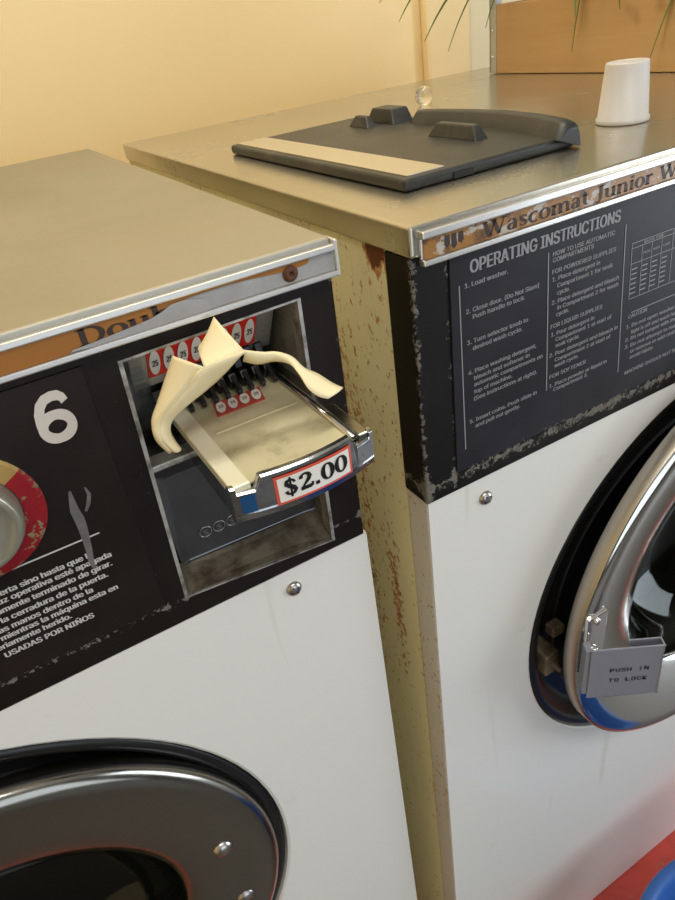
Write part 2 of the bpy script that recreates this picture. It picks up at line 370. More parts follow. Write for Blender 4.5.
for a,b,c,d in ((wx0,wx0+.05,wz0,wz1),(wx1-.05,wx1,wz0,wz1),(wx0,wx1,wz0,wz0+.05),(wx0,wx1,wz1-.05,wz1),(.125,.175,wz0,wz1)): wfr.box(a,b,R[2]-.08,R[2]-.02,c,d)
struct('window_1', wfr, M['ceil'])
tr=MB(); tr.box(.556,.648,.731,.7495,-1.1,CE-.001)
struct('trim_2', tr, M['wall'], bevel=.006)
tr=MB(); tr.box(.6485,1.4,.738,.7495,-1.1,CE-.001)
struct('trim_3', tr, M['wallpale'], bevel=.003)

# ------------------------------------------------------------------ shared washer pieces
def circle_panel(mb, x0,x1,z0,z1, cx,cz,Rh, y, depth, N=96, mi=0):
    """flat front sheet with a round opening whose rim turns inwards"""
    out=[];inn=[];inn2=[];inn3=[]
    corners=[math.atan2(zz-cz,xx-cx)%(2*PI) for xx in (x0,x1) for zz in (z0,z1)]
    angs=[2*PI*k/N for k in range(N)]
    for c in corners:
        k=min(range(N),key=lambda i:min(abs(angs[i]-c),2*PI-abs(angs[i]-c))); angs[k]=c
    for a in angs:
        ca,sa=math.cos(a),math.sin(a); t=1e9
        if ca>1e-9: t=min(t,(x1-cx)/ca)
        if ca<-1e-9: t=min(t,(x0-cx)/ca)
        if sa>1e-9: t=min(t,(z1-cz)/sa)
        if sa<-1e-9: t=min(t,(z0-cz)/sa)
        out.append((cx+ca*t,y,cz+sa*t)); inn.append((cx+ca*(Rh+.003),y,cz+sa*(Rh+.003))); inn2.append((cx+ca*(Rh+.0008),y+.0012,cz+sa*(Rh+.0008))); inn3.append((cx+ca*Rh,y+.012,cz+sa*Rh))
    n=N; vs=out+inn+inn2+inn3; fs=[]
    for r in range(3):
        for k in range(n): fs.append((r*n+k,r*n+(k+1)%n,(r+1)*n+(k+1)%n,(r+1)*n+k))
    mb.add(vs,fs,mi,False)
    b=[(x0,y,z0),(x1,y,z0),(x1,y,z1),(x0,y,z1)]; q=[(p[0],y+depth,p[2]) for p in b]
    mb.add(b+q,[(0,4,5,1),(1,5,6,2),(2,6,7,3),(3,7,4,0)],mi)
def screw(parent,x,z,y,r=.006):
    mb=MB(); mb.lathe((x,y,z),[(r*1.05,0),(r,-.0012),(r*.75,-.0028),(r*.4,-.0034),(0,-.0036)],n=24)
    mb2=MB(); a=.5
    for k in (a,a+PI/2):
        dx,dz=math.cos(k),math.sin(k); w=.0007;L=r*.62
        mb2.add([(x+dx*L*s1-dz*w*s2,y-.0039 if abs(s1)<.1 else y-.0034,z+dz*L*s1+dx*w*s2) for s1,s2 in ((-1,-1),(1,-1),(1,1),(-1,1))],[(0,1,2,3)],1)
        mb2.mi[-1]=1
    mb.add(mb2.v,mb2.f,1)
    return mb.build('screw',[M['screw'],M['black']],parent,weld=False)

# ------------------------------------------------------------------ RIGHT WASHER
RX=.662
W=thing('washing_machine','white washer with operating instructions panel and chrome push-in door, planter on top','washing machine',(.33,.3,CURB),'coin-operated washers')
W['group']='coin-operated washers'
def shell(x0,x1,y0,y1,z0,z1):
    m=MB(); t=.0012
    m.box(x0,x0+t,y0,y1,z0,z1); m.box(x1-t,x1,y0,y1,z0,z1); m.box(x0+t,x1-t,y1-t,y1,z0,z1); m.box(x0+t,x1-t,y0,y1-t,z0,z0+t)
    return m
shell(.0018,RX-.002,.0285,.588,CURB+.002,-.0178).build('cabinet',M['side'],W)
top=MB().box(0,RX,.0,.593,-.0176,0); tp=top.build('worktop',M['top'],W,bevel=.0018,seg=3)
# front panel & returned flange
fr=MB(); circle_panel(fr,.0018,RX-.002,CURB+.002,-.1880,.330,-.421,.227,.0030,.001)
fr.build('front_panel',M['enamel'],W,weld=True)
MB().box(.0014,.004,.0042,.0272,CURB+.002,-.1884).build('panel_flange',M['flange'],W,bevel=.0006)
# control panel box
cp=MB().box(.0005,RX-.001,.0018,.0285,-.1876,-.0178); cp.build('control_panel',M['panelR'],W,bevel=.0012)
ip=MB().box(.0258,RX-.02,.0007,.0019,-.1712,-.0225).build('instruction_plate',M['plateR'],W,bevel=.0004)
L=MB(); y=.0004
write(L,'OPERATING INSTRUCTIONS',.040,-.0362,.0076,y,.1620,bold=.020)
c1=[('1. Load washer.',35.9,-44.1,68.4),('2. Close door. (Do Not Slam)',36.5,-60.2,93.9),('Push handle to lock.',41.4,-64.7,82.7),('3. Turn selector knob to',36.5,-80.4,85.6),('desired wash cycle.',40.9,-85.2,80.9),
('4. Place washing detergent,',37,-101.1,93.3),('bleach and softener in',41.5,-106.1,87.7),('automatic compartments on',41.4,-110.8,99.4),('top of machine.',41.2,-115.9,72.9),('(See instructions at right).',41.1,-121.0,95.2),
('5. Insert coins. Push slide in',37.1,-137,95.3),('and pull out gently.',41.8,-141.8,80.5)]
c2=[('HOW TO USE AUTOMATIC',104.9,-43.8,158.7),('COMPARTMENTS',105.1,-47.7,140.1),('FOR POWDERED SUPPLIES',105,-55.2,161.2),('1. Place detergent in',105.3,-60.2,147.1),('Compartment 1 for soak',109.8,-65.3,159.5),('cycle.',110.1,-70.2,121),
('2. Place detergent and bleach',105.8,-75.8,166.5),('in Compartment 2 for wash',110.8,-80.5,166.7),('cycle.',110.3,-84.9,121.3),('FOR LIQUID SUPPLIES',105.8,-92.5,152.9),('1. Pour detergent in',106.5,-98.4,146),('Compartment 1 at start of',110.8,-103,163.2),('soak cycle.',111.1,-107.5,133),
('2. Pour detergent and bleach in',105.9,-113.4,170.7),('Compartment 2 at start of',111.1,-118.2,164.1),('wash cycle.',111,-122.6,133.5),('FOR SOFTENER',106.9,-130,141.3),('1. Place powder or liquid in',107.3,-137.2,162.7),('Compartment 3.',111.1,-141.2,144.1)]
c3=[('CAUTION',181,-109.3,200),('1. Do not open washer door until',180,-116.9,254),('light is off and wash has stopped.',186,-122.3,254),('2. Do not tamper with the door lock.',180.6,-127.2,258),('3. Do not attempt to reach in',180.8,-133.0,246),('or remove or add clothes.',187.4,-138.3,243),('avoid injury.',187.6,-143.2,213),('MACHINE SHOULD NOT BE USED BY CHILDREN',184,-155,285)]
for b,x0,z0,x1 in c1+c2+c3: write(L,b,x0/1000,z0/1000,.0029,y,x1/1000,bold=.016)
def rule(x0,z0,x1,z1,w,mb=L,yy=y,mi=0):
    d=Vector((x1-x0,0,z1-z0)).normalized(); n=Vector((-d.z,0,d.x))*w/2
    a=Vector((x0,yy,z0)); b=Vector((x1,yy,z1)); mb.add([a-n,b-n,b+n,a+n],[(0,1,2,3)],mi)
rule(.032,-.0413,.0332,-.1554,.0008); rule(.1012,-.0403,.1048,-.138,.0008); rule(.1687,-.0397,.1765,-.150,.0008); rule(.1835,-.1052,.30,-.1052,.0007)
TX=[.1768,.1872,.1968,.2067,.2178]; 
for xx in TX: rule(xx,-.0545 if xx in (TX[0],TX[4]) else -.0579,xx+.0027,-.0942,.0005)
rule(.1768,-.0545,.2178,-.0545,.0005); rule(.177,-.0579,.2560,-.0579,.0005); rule(.1778,-.0688,.2560,-.0688,.0005); rule(.1795,-.0942,.2560,-.0942,.0005); rule(.256,-.0579,.257,-.0942,.0005)
write(L,'WATER TEMP.',.188,-.0572,.0019,y,.208,bold=.016)
for xx,t in zip(TX[1:4],('hot','warm','cold')):
    write(L,t,xx+.0018,-.0645,.0019,y,xx+.0085)
for r in range(6):
    for xx,t in zip(TX[:4],('min','wash','rinse','spin')):
        rule(xx+.0022+.0001*r,-.0728-.0035*r,xx+.0076+.0001*r,-.0728-.0035*r,.0009)
L.build('lettering',M['printgrey'],ip,weld=False,normals=False)
# trim strip
st=MB(); st.box(.006,RX-.002,-.0035,.002,-.0078,-.0036); st.box(.006,RX-.002,-.0035,.002,-.0226,-.0192); st.box(.006,RX-.002,-.001,.002,-.0193,-.0077)
stp=st.build('trim_strip',M['trimsteel'],W,bevel=.0008)
MB().box(.0075,RX-.004,-.0016,-.0009,-.0190,-.0080).build('amber_label',M['amberR'],stp)
lb=MB(); A=(0,-.0018,0)
serif(lb,'Wascomat Junior W74',.0480,.229,-.0176,.0086,A,(1,0,0),(0,0,1),T=.15,t=.06)
for k,(xx,h) in enumerate(((.0215,.0066),(.0262,.0085),(.0309,.0066))):
    lb.add([(xx,-.0018,-.0095),(xx+.0032,-.0018,-.0095),(xx+.0036,-.0018,-.0095-h*.75),(xx+.0016,-.0018,-.0095-h),(xx-.0004,-.0018,-.0095-h*.75)],[(0,1,2,3,4)])
lb.build('label_lettering',M['darkprint'],stp,weld=False,normals=False)
screw(W,.0516,-.2069,.0030,.0056)

def drum_and_gasket(parent,cx,cz,Rh,y,mlabel=None):
    g=MB(); g.lathe((cx,y,cz),[(Rh-.0002,.010),(Rh-.001,.0035),(Rh-.006,.0015),(Rh-.013,.005),(Rh-.018,.016),(Rh-.026,.020),(Rh-.034,.013),(Rh-.041,.012),(Rh-.047,.022),(Rh-.055,.040),(Rh-.060,.075),(Rh-.045,.09)],n=96)
    g.build('door_gasket',M['rubber'],parent)
    d=MB(); d.lathe((cx,y,cz),[(Rh-.052,.078),(Rh-.02,.10),(Rh-.01,.13),(Rh-.01,.40),(Rh-.06,.425),(0,.43)],n=72)
    d.build('drum',M['drum'],parent)
drum_and_gasket(W,.330,-.421,.227,.0030)
# latch bracket showing in the gap on the left of the opening
lt=MB(); lt.box(.1165,.133,-.004,.030,-.452,-.425); lt.box(.123,.128,-.014,.0,-.441,-.436); lt.box(.128,.142,.0,.012,-.41,-.398)
lt.build('latch',M['grime'],W,bevel=.002)
# door: ring, glass, handle
dc=(.3525,-.032,-.4035); DR=.2315
ring=MB(); ring.lathe(dc,[(DR-.001,.0140),(DR,.013),(DR,.0015),(DR-.0012,.0003)],n=128,mi=1)
ring.lathe(dc,[(DR-.012,.015),(DR-.003,.0148),(DR-.0004,.013),(DR-.0004,.002),(DR-.0025,-.0008),(DR-.008,-.003),(DR-.02,-.0025),(DR-.05,.002),(DR-.080,.010),(DR-.088,.014),(DR-.090,.020),(DR-.086,.024),(DR-.03,.021)],n=128,closed=True)
dr=ring.build('door',[M['ringR'],M['rimR']],W)
gl=MB(); r0=DR-.089; gl.lathe(dc,[(r0+.002,.016),(r0-.004,.024),(r0-.010,.045),(r0-.03,.076),(r0-.07,.094),(0,.100)],n=96)
gl.build('door_glass',M['glass'],dr)
# handle plate, swung out, with folded top lip
ux=Vector((.865,-.5,0)); un=Vector((-.5,-.865,0)); hp=Vector((.1185,-.050,-.4335)); wv=.0605; hv=.0625
pl=MB()
def slab(mb,o,a,b,c): # origin + three edge vectors
    o=Vector(o);a=Vector(a);b=Vector(b);c=Vector(c)
    mb.hexa([o,o+a,o+a+b,o+b],[o+c,o+a+c,o+a+b+c,o+b+c])
slab(pl,hp,ux*wv,(0,0,hv),-un*.0016)
slab(pl,hp+ux*(wv-.0014),ux*.0014,(0,0,hv),-un*.009)
slab(pl,hp+ux*(wv-.026)-un*.0080,ux*.026,(0,0,hv),-un*.0014)
slab(pl,hp-ux*.004-un*.0018+Vector((0,0,.004)),ux*.006,(0,0,hv-.006),-un*.010)
ph=pl.build('handle',plain('handle_grey_metal',srgb(142,145,158),.4,.25),dr,bevel=.0006)
hl=MB(); o=hp+un*.0003
for line,zb in (('PUSH IN',.0335),('TO LOCK',.0205)):
    for k,chx in enumerate(line):
        if chx!=' ': write(hl,chx,.0172+k*.0048+(.0012 if chx=='I' else 0),zb,.0046,0,.0172+k*.0048+(.0020 if chx=='I' else .0034),bold=.012,org=o,ex=ux,ez=(0,0,1))
hl.build('handle_lettering',M['black'],dr,weld=False,normals=False)
hb=MB(); hb.tube([(.1262,-.0455,-.375),(.1262,-.0455,-.430)],.0035,14); hb.box(.1275,.150,-.0375,-.0325,-.428,-.352); hb.tube([(.137,-.0370,-.358),(.137,-.0395,-.358)],.0035); hb.tube([(.137,-.0370,-.420),(.137,-.0395,-.420)],.0035)
hb.build('handle_hinge',M['chrome'],dr,bevel=.002)

# dispenser lid on the top
lid=MB(); lid.prism([(.041,.062,.0004),(.041,.345,.0004),(.186,.345,.0004),(.190,.30,.0004),(.193,.18,.0004),(.190,.10,.0004),(.183,.060,.0004)],(0,0,.0078))
ld=lid.build('dispenser_lid',M['blackplastic'],W,bevel=.0026,seg=3)
rim=MB()
ys=[.056,.058,.066,.10,.14,.18,.215,.236,.246]; hs=[.0125,.0165,.0182,.0185,.0186,.0184,.0182,.0178,.0085]; xin=[.166,.166,.167,.176,.181,.180,.176,.173,.172]
rows=[]
for yy,h,xi in zip(ys,hs,xin): rows.append([(xi-.003,yy,.0078),(xi+.0025,yy,h-.0012),(xi+.0045,yy,h),(xi+.0125,yy,h),(xi+.0155,yy,h-.0022),(xi+.0175,yy,.001)])
rim.grid(rows); rim.poly(rows[0][::-1]); rim.poly(rows[-1])
rim.build('lid_rim',M['blackplastic'],ld)
def bump(name,x0,x1,y0,y1,h,t,par=ld):
    b=MB(); z0=.0076
    b.add([(x0,y0,z0),(x1,y0,z0),(x1,y1,z0),(x0,y1,z0),(x0+t*.5,y0+t,h),(x1-t*.3,y0+t,h),(x1-t*.3,y1-t,h),(x0+t*.5,y1-t,h)],[(3,2,1,0),(4,5,6,7),(0,1,5,4),(1,2,6,5),(2,3,7,6),(3,0,4,7)])
    return b.build(name,M['blackplastic'],par,bevel=.0012)
bump('lid_grip',.139,.152,.113,.172,.0178,.008)
bump('lid_grip',.163,.186,.254,.300,.0200,.007)
bump('lid_grip',.142,.153,.264,.298,.0172,.008)
MB().box(  .0475,.0765,.068,.341,.0080,.0089).build('metal_strip',M['lidstrip'],ld,bevel=.0003)
MB().box(.078,.094,.0608,.0623,.0012,.0050).build('finger_notch',M['black'],ld)

# ------------------------------------------------------------------ LEFT WASHER
LX0,LX1=-.783,-.0352; YL=.026
V=thing('washing_machine','white front-loading washer numbered 6 with a coin slide priced two dollars','washing machine',(-.409,.32,CURB),'coin-operated washers')
shell(LX0+.004,LX1-.004,.054,.612,CURB+.002,-.0178).build('cabinet',M['side'],V)
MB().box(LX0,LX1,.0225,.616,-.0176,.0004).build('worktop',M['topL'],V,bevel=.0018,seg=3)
fr=MB(); circle_panel(fr,LX0+.004,LX1-.0012,CURB+.002,-.2078,-.409,-.467,.2557,YL,.028)
fr.build('front_panel',M['enamel'],V)
# control panel with the coin chute opening cut through it
op=[(-.1600,-.0300),(-.0568,-.0280),(-.0610,-.2010),(-.1675,-.1905)]   # TL TR BR BL (x,z)
px0,px1,pz0,pz1=LX0+.004,-.0372,-.2072,-.0178
pan=MB(); O=[(px0,pz1),(px1+.001,pz1),(px1-.0015,pz0),(px0,pz0)]
for k in range(4):
    a,b,c,d=O[k],O[(k+1)%4],op[(k+1)%4],op[k]
    pan.hexa([(p[0],YL,p[1]) for p in (a,b,c,d)],[(p[0],YL+.028,p[1]) for p in (a,b,c,d)])
pan.build('control_panel',M['panelL'],V)
ipl=MB().prism([(px0+.03,YL-.0012,-.0262),(-.1768,YL-.0012,-.0262),(-.1800,YL-.0012,-.1885),(px0+.03,YL-.0012,-.1885)],(0,.0014,0)).build('instruction_plate',M['plateL'],V,bevel=.0004)
L=MB(); y=YL-.0016
six=[]
six+=ribbon2([(.86,.745,.20),(.83,.83,.20),(.74,.895,.20),(.58,.915,.19),(.40,.885,.20),(.25,.78,.225),(.165,.62,.24),(.14,.45,.25),(.145,.31,.25)])
six+=ribbon2([(.5+.365*math.cos(2*PI*k/36),.315+.235*math.sin(2*PI*k/36),.19+.055*abs(math.cos(2*PI*k/36))) for k in range(39)])
for qi,q in enumerate(six): L.add([(-.2067+p[0]*.0188+p[1]*.0010,y-.000004*qi,-.0600+p[1]*.0268) for p in q],[(0,1,2,3)],1)
rule(-.52,-.1193,-.1985,-.1191,.0010,L,y)
tx=[('No abra la puerta sino hasta que la',-.2065,-.1319),('luz operativa esté apagada',-.1977,-.1369),('completamente terminado de girar.',-.1991,-.1427),('la cerradura de la puerta.',-.2035,-.1488),('las manos dentro de la',-.2139,-.1546),('mientras la máquina esta en',-.2012,-.1599),('seriamente herido.',-.2296,-.1653),('USADAS POR NIÑOS',-.2189,-.1718)]
for b_,xr,zb in tx: write(L,b_,xr,zb,.0036,y,bold=.026,align='R')
L.build('lettering',[M['print'],M['six']],ipl,weld=False,normals=False)
# long paint scrape on the plate
sc=MB()
def blob(mb,pts,yy,mi=0): mb.poly([(p[0],yy,p[1]) for p in pts],mi)
for q in ribbon2([(-.2040,-.088,.0012),(-.2048,-.094,.0030),(-.2055,-.100,.0046),(-.2050,-.106,.0052),(-.2052,-.112,.0048),(-.2060,-.120,.0040),(-.2068,-.127,.0034),(-.2080,-.134,.0030),(-.2084,-.140,.001)]): blob(sc,q,YL-.00175)
for q in ribbon2([(-.1965,-.089,.0008),(-.1958,-.094,.0020),(-.1978,-.099,.0022),(-.2005,-.103,.0014)]): blob(sc,q,YL-.0018)
sc.build('paint_scrape',M['drip'],ipl,normals=False)
# selector knob
kc=(-.252,YL-.0012,-.083)
kn=MB()
n=72; 
for i,(prof,) in enumerate((([(.0362,.0),(.0362,-.0022),(.0345,-.0032),(.0255,-.0032),(.0245,-.0015)],),)):
    vs=[];
    for r,h in prof:
        for k in range(n):
            a=2*PI*k/n; vs.append((kc[0]+r*math.cos(a),kc[1]+h,kc[2]+r*math.sin(a)))
    for j in range(len(prof)-1):
        for k in range(n):
            a=360*k/n; mi=0 if (a<30 or a>195) else 1
            if j==0 or (j==3): mi=2
            kn.add([vs[j*n+k],vs[j*n+(k+1)%n],vs[(j+1)*n+(k+1)%n],vs[(j+1)*n+k]],[(0,1,2,3)],mi,False)
kb=kn.build('selector_knob',[M['knobred'],M['knobtan'],M['screw']],V)
kd=MB(); kd.lathe(kc,[(.0250,-.001),(.0250,-.010),(.0235,-.0145),(.0205,-.0165),(.0195,-.0150),(.012,-.0168),(0,-.0175)],n=64); kd.build('knob_cap',M['knobcap'],kb)
# trim strip, amber label, torn backing
st=MB(); x1=LX1+.0012
st.box(LX0,x1,.0188,.026,-.0066,-.0030); st.box(LX0,x1,.0188,.026,-.0205,-.0172); st.box(LX0,x1,.0212,.026,-.0173,-.0065); st.box(x1-.0016,x1+.0004,.0186,.030,-.0207,-.0005)
stp=st.build('trim_strip',M['trimsteel'],V,bevel=.0008)
yl=.0209
tb=MB(); tb.prism([(-.23,yl,-.0171),(x1-.002,yl,-.0171),(x1-.002,yl,-.0068),(-.23,yl,-.0068)],(0,.0003,0)); tb.build('torn_backing',M['torn'],stp)
al=MB(); al.prism([(LX0+.002,yl-.0004,-.0172),(-.19,yl-.0004,-.0171),(-.181,yl-.0004,-.0171),(-.177,yl-.0004,-.0158),(-.17,yl-.0004,-.0152),(-.155,yl-.0004,-.0144),(-.143,yl-.0004,-.0142),(-.136,yl-.0004,-.0138),(-.132,yl-.0004,-.0110),(-.127,yl-.0004,-.0090),(-.118,yl-.0004,-.0082),(-.100,yl-.0004,-.0078),(-.088,yl-.0004,-.0082),(-.07,yl-.0004,-.0096),(-.06,yl-.0004,-.0100),(-.052,yl-.0004,-.0094),(-.05,yl-.0004,-.0067),(LX0+.002,yl-.0004,-.0067)],(0,.0004,0))
al.build('amber_label',M['amberL'],stp)
lb=MB(); serif(lb,'Doub',-.1745,-.1275,-.0156,.0082,(0,yl-.0006,0),(1,0,0),(0,0,1),T=.15,t=.06); 
lb.build('label_lettering',M['darkprint'],stp,weld=False,normals=False)
MB().prism([(-.1795,yl-.0010,-.0165),(-.1780,yl-.0010,-.0156),(-.170,yl-.0010,-.0152),(-.158,yl-.0010,-.0143),(-.148,yl-.0010,-.0134),(-.139,yl-.0010,-.0124),(-.133,yl-.0010,-.0108),(-.128,yl-.0010,-.0086),(-.120,yl-.0010,-.0084),(-.110,yl-.0010,-.0110),(-.110,yl-.0010,-.0171),(-.170,yl-.0010,-.0171)],(0,.0003,0)).build('torn_backing',M['torn'],stp)
ru=MB(); ru.lathe((-.0625,yl-.0005,-.0118),[(.0046,.0002),(.0040,-.0006),(.0028,-.0016),(.0016,-.0018),(.0012,-.0004),(0,-.0003)],n=20); 
ru.build('rusty_rivet',M['rustspot'],stp)
screw(V,-.0975,-.2249,YL,.0056)
# door
drum_and_gasket(V,-.409,-.467,.2557,YL)
dc=(-.3775,.016,-.465); DR=.2145
ring=MB(); ring.lathe(dc,[(DR-.010,.022),(DR-.002,.021),(DR,.018),(DR,.006),(DR-.002,.0025),(DR-.006,.0002),(DR-.013,-.001),(DR-.024,.001),(DR-.05,.004),(DR-.07,.006),(DR-.079,.010),(DR-.0815,.016),(DR-.079,.024),(DR-.03,.025)],n=128,closed=True)
dr=ring.build('door',M['ringL'],V)
r0=DR-.0805; gl=MB(); gl.lathe(dc,[(r0+.001,.016),(r0-.006,.03),(r0-.02,.065),(r0-.06,.085),(0,.09)],n=96); gl.build('door_glass',M['glass'],dr)
for x,z in ((-.2055,-.442),(-.2035,-.5235)):
    rv=MB(); rv.lathe((x,.0205,z),[(.0085,0),(.0075,-.003),(.0045,-.005),(0,-.0058)],n=24); rv.build('rivet',M['screw'],dr)

# ---- coin chute (recess) ----
ch=MB(); yb=.098
fl=[(x,YL-.0004,z) for x,z in op]
inn=[(-.1555,yb,-.034),(-.0605,yb,-.034),(-.0655,yb,-.19),(-.1635,yb,-.186)]
w=.0022
sh=[(op[0][0]+w,op[0][1]-w*.6),(op[1][0]-w,op[1][1]-w*.6),(op[2][0]-w,op[2][1]+w*.5),(op[3][0]+w,op[3][1]+w*.5)]
lip=[(x,YL-.0004,z) for x,z in sh]; lip2=[(x,YL+.010,z) for x,z in sh]
for k in range(4):
    j=(k+1)%4
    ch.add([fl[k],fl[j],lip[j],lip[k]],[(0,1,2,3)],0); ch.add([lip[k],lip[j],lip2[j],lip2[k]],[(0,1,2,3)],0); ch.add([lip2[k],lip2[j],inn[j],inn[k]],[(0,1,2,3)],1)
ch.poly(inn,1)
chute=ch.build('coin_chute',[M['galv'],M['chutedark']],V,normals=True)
# upper face plate, sloping back, with ribs at both ends
fp=MB()
def Pf(u,v): # u: x, v: 0 top..1 bottom of sloping plate
    return Vector((u,.046+.022*v,-.0335-.034*v))
fp.prism([Pf(-.1515,0),Pf(-.0640,0),Pf(-.0640,1),Pf(-.1515,1)],(0,.0015,0))
for k in range(7):
    v=.06+.13*k
    for xa,xb in ((-.1515,-.1435),(-.0735,-.0655)): fp.prism([Pf(xa,v),Pf(xb,v),Pf(xb,v+.08),Pf(xa,v+.08)],(0,-.0012,.0005))
fp.build('face_plate',plain('face_plate_metal',(.62,.61,.58),.3,.8),chute,bevel=.0003)
def coin_sticker(P,x0,x1,v0,v1,n,red,par,nm='coin_sticker'):
    s=MB(); e=lambda x,v,o: P(x,v)+N*o
    N=(P(0,0)-P(0,1)).cross(Vector((1,0,0))).normalized()
    if N.dot(Vector((0,-1,1)))<0: N=-N
    s.prism([e(x0,v0,.0008),e(x1,v0,.0008),e(x1,v1,.0008),e(x0,v1,.0008)],-N*.0007,0)
    up=(P(0,v0)-P(0,v1)); H=up.length; up.normalize(); cw=(x1-x0)/n
    for k in range(n):
        c=P(x0+cw*(k+.5),(v0+v1)/2)+N*.0012
        s.poly([c+Vector((1,0,0))*math.cos(2*PI*i/24)*cw*.38+up*math.sin(2*PI*i/24)*H*.42 for i in range(24)],1)
        write(s,'25',-cw*.19,-H*.10,H*.20,0,cw*.19,bold=.01,mi=2,org=c+N*.0003,ex=(1,0,0),ez=up)
    return s.build(nm,[red,M['white'],M['black']],par,weld=False,normals=False)
coin_sticker(Pf,-.1415,-.0755,.12,.78,8,M['red'],chute)
# shelf bar between the upper and the lower half
MB().box(-.1630,-.0630,.033,.046,-.1025,-.0985).build('chute_shelf',M['galv'],chute,bevel=.0008)
# lower bevelled plate with embossed dollar signs
lp=MB(); a=[(-.1635,.0335,-.1030),(-.0610,.0335,-.1030),(-.0620,.0455,-.1850),(-.1600,.0455,-.1815)]
b=[(-.1540,.0410,-.1130),(-.0710,.0410,-.1130),(-.0720,.0470,-.1850),(-.1545,.0470,-.1815)]
lp.add(a+b,[(0,1,5,4),(1,2,6,5),(2,3,7,6),(3,0,4,7),(4,5,6,7)])
lpo=lp.build('return_plate',M['darkplate'],chute,bevel=.001)
em=MB(); ez=(Vector(b[0])-Vector(b[3])).normalized(); nn=Vector((0,-ez.z,ez.y)).normalized()
for k in range(5):
    c=Vector((-.1400+.0092*k,.0458,-.1640))+nn*.0008
    if k<5:
        pts=[(c+Vector((1,0,0))*.0040*math.cos(t)+ez*.0040*math.sin(t)) for t in [2*PI*i/20 for i in range(21)]]
        em.tube(pts,.0004,6)
        serif(em,'$',-.0022,.0024,-.0026,.0048,c+nn*.0003,(1,0,0),ez)
em.build('embossed_coins',plain('embossed_steel',(.35,.35,.36),.3,.9),chute,weld=False)
# sloping grimy ledge
MB().prism([(-.1630,.0475,-.1810),(-.0620,.0475,-.1845),(-.0622,YL+.0008,-.1985),(-.1655,YL+.0008,-.1890)],(0,0,-.0012)).build('chute_ledge',M['grime'],chute)

# ---- coin slide ----
xl,xr,yf,zt=-.1385,-.0615,-.0415,-.0800
sl=MB()
sl.prism([(xl,yf+.004,zt-.004),(xl,.088,zt-.004),(xl,.088,zt-.018),(xl,.026,zt-.022),(xl,yf+.012,zt-.0235),(xl,yf+.004,zt-.021)],(xr-xl,0,0))
slide=sl.build('coin_slide',M['wornchrome'],V,bevel=.0012)
MB().prism([(xl+.0098,yf+.002,zt-.0036),(xr-.0075,yf+.002,zt-.0036),(xr-.0075,.086,zt-.0036),(xl+.0098,.086,zt-.0036)],(0,0,.0010)).build('slide_tray',M['tray'],slide)
for xa,xb,mm in ((xl-.0005,xl+.0098,M['railcream']),(xr-.0066,xr+.0005,M['ringL'])):
    MB().box(xa,xb,yf-.001,.086,zt-.006,zt).build('side_rail',mm,slide,bevel=.0008)
MB().tube([(xr-.0085,yf+.001,zt-.0012),(xr-.0085,.075,zt-.0012)],.0013).build('guide_rod',M['chrome'],slide)
rg=MB(); rg.prism([(-.124,.014,zt-.0026),(-.074,.014,zt-.0026),(-.074,.0150,zt-.0021),(-.124,.0150,zt-.0021)],(0,.0012,-.0002)); rg.build('tray_ridge',M['tray'],slide)
# bowed front plate
def bow(x): 
    u=(x-(xl+xr)/2)/((xr-xl)/2); return yf-.0015-.0065*(1-u*u)
fpm=MB(); N=28; rowf=[]; xs=[xl-.0012+(xr-xl+.0024)*i/N for i in range(N+1)]
def topz(x):
    d=min(x-(xl-.0012),(xr+.0012)-x)
    if d<.0025: return zt+.0004
    if d<.0115: return zt-.0032
    if d<.0150: return zt-.0032+.0072*(d-.0115)/.0035
    return zt+.0040
xs=sorted(set(xs+[xl-.0012+t for t in (.0024,.0026,.0115,.0150)]+[xr+.0012-t for t in (.0024,.0026,.0115,.0150)]))
fr_=[];bk=[]
prof=lambda x:[(bow(x)+.0035,topz(x)),(bow(x)+.0008,topz(x)),(bow(x)-.0002,topz(x)-.0010),(bow(x)+.0006,zt-.0155),(bow(x)+.0004,zt-.0165),(bow(x)+.0018,zt-.0205),(bow(x)+.0050,zt-.0232),(bow(x)+.0085,zt-.0225),(bow(x)+.0070,topz(x)-.004),(bow(x)+.0040,topz(x)-.0004)]
rows=[[(x,)+p for p in prof(x)] for x in xs]
fpm.grid(rows,smooth=False); fpm.poly(rows[0][::-1]); fpm.poly(rows[-1])
for x,r in [(x_,None) for x_ in ()]: pass
fp2=fpm.build('front_plate',M['wornchrome'],slide,bevel=.0004)
def onfront(x,z,o=.0006):
    f=(topz(-.1)-.001-z)/(topz(-.1)-.001-(zt-.0155)); return Vector((x,bow(x)-.0002+.0008*f-o,z))
def curved(mb,x0,x1,z0,z1,o,mi,n=12):
    rows=[[onfront(x0+(x1-x0)*i/n,z0+(z1-z0)*k/3,o) for k in range(4)] for i in range(n+1)]; mb.grid(rows,mi,True)
stk=MB(); sx0,sx1,sz0,sz1=-.1195,-.0765,-.0963,-.0793
tilt=lambda x:(x+.0975)*.02
curved(stk,sx0,sx1,sz0,sz1,.0005,0); curved(stk,sx0+.0014,sx1-.0014,sz0+.0014,sz1-.0014,.0008,1)
sk=stk.build('price_sticker',[plain('sticker_border',srgb(214,84,66),.35),M['white']],slide,weld=False,normals=False)
pr=MB(); serif(pr,'$2.00',sx0+.0038,sx1-.0028,sz0+.0044,.0098,(0,0,0),(1,0,0),(0,0,1),T=.175,t=.065)
pr.v=[tuple(onfront(v[0],v[2],.0011)) for v in pr.v]
pr.build('price_lettering',M['black'],slide,weld=False,normals=False)
bp_=MB(); curved(bp_,xl+.0022,xl+.0095,zt-.0155,zt-.0050,.0004,0,4); bp_.build('blue_patch',M['bluepaint'],slide,normals=False)
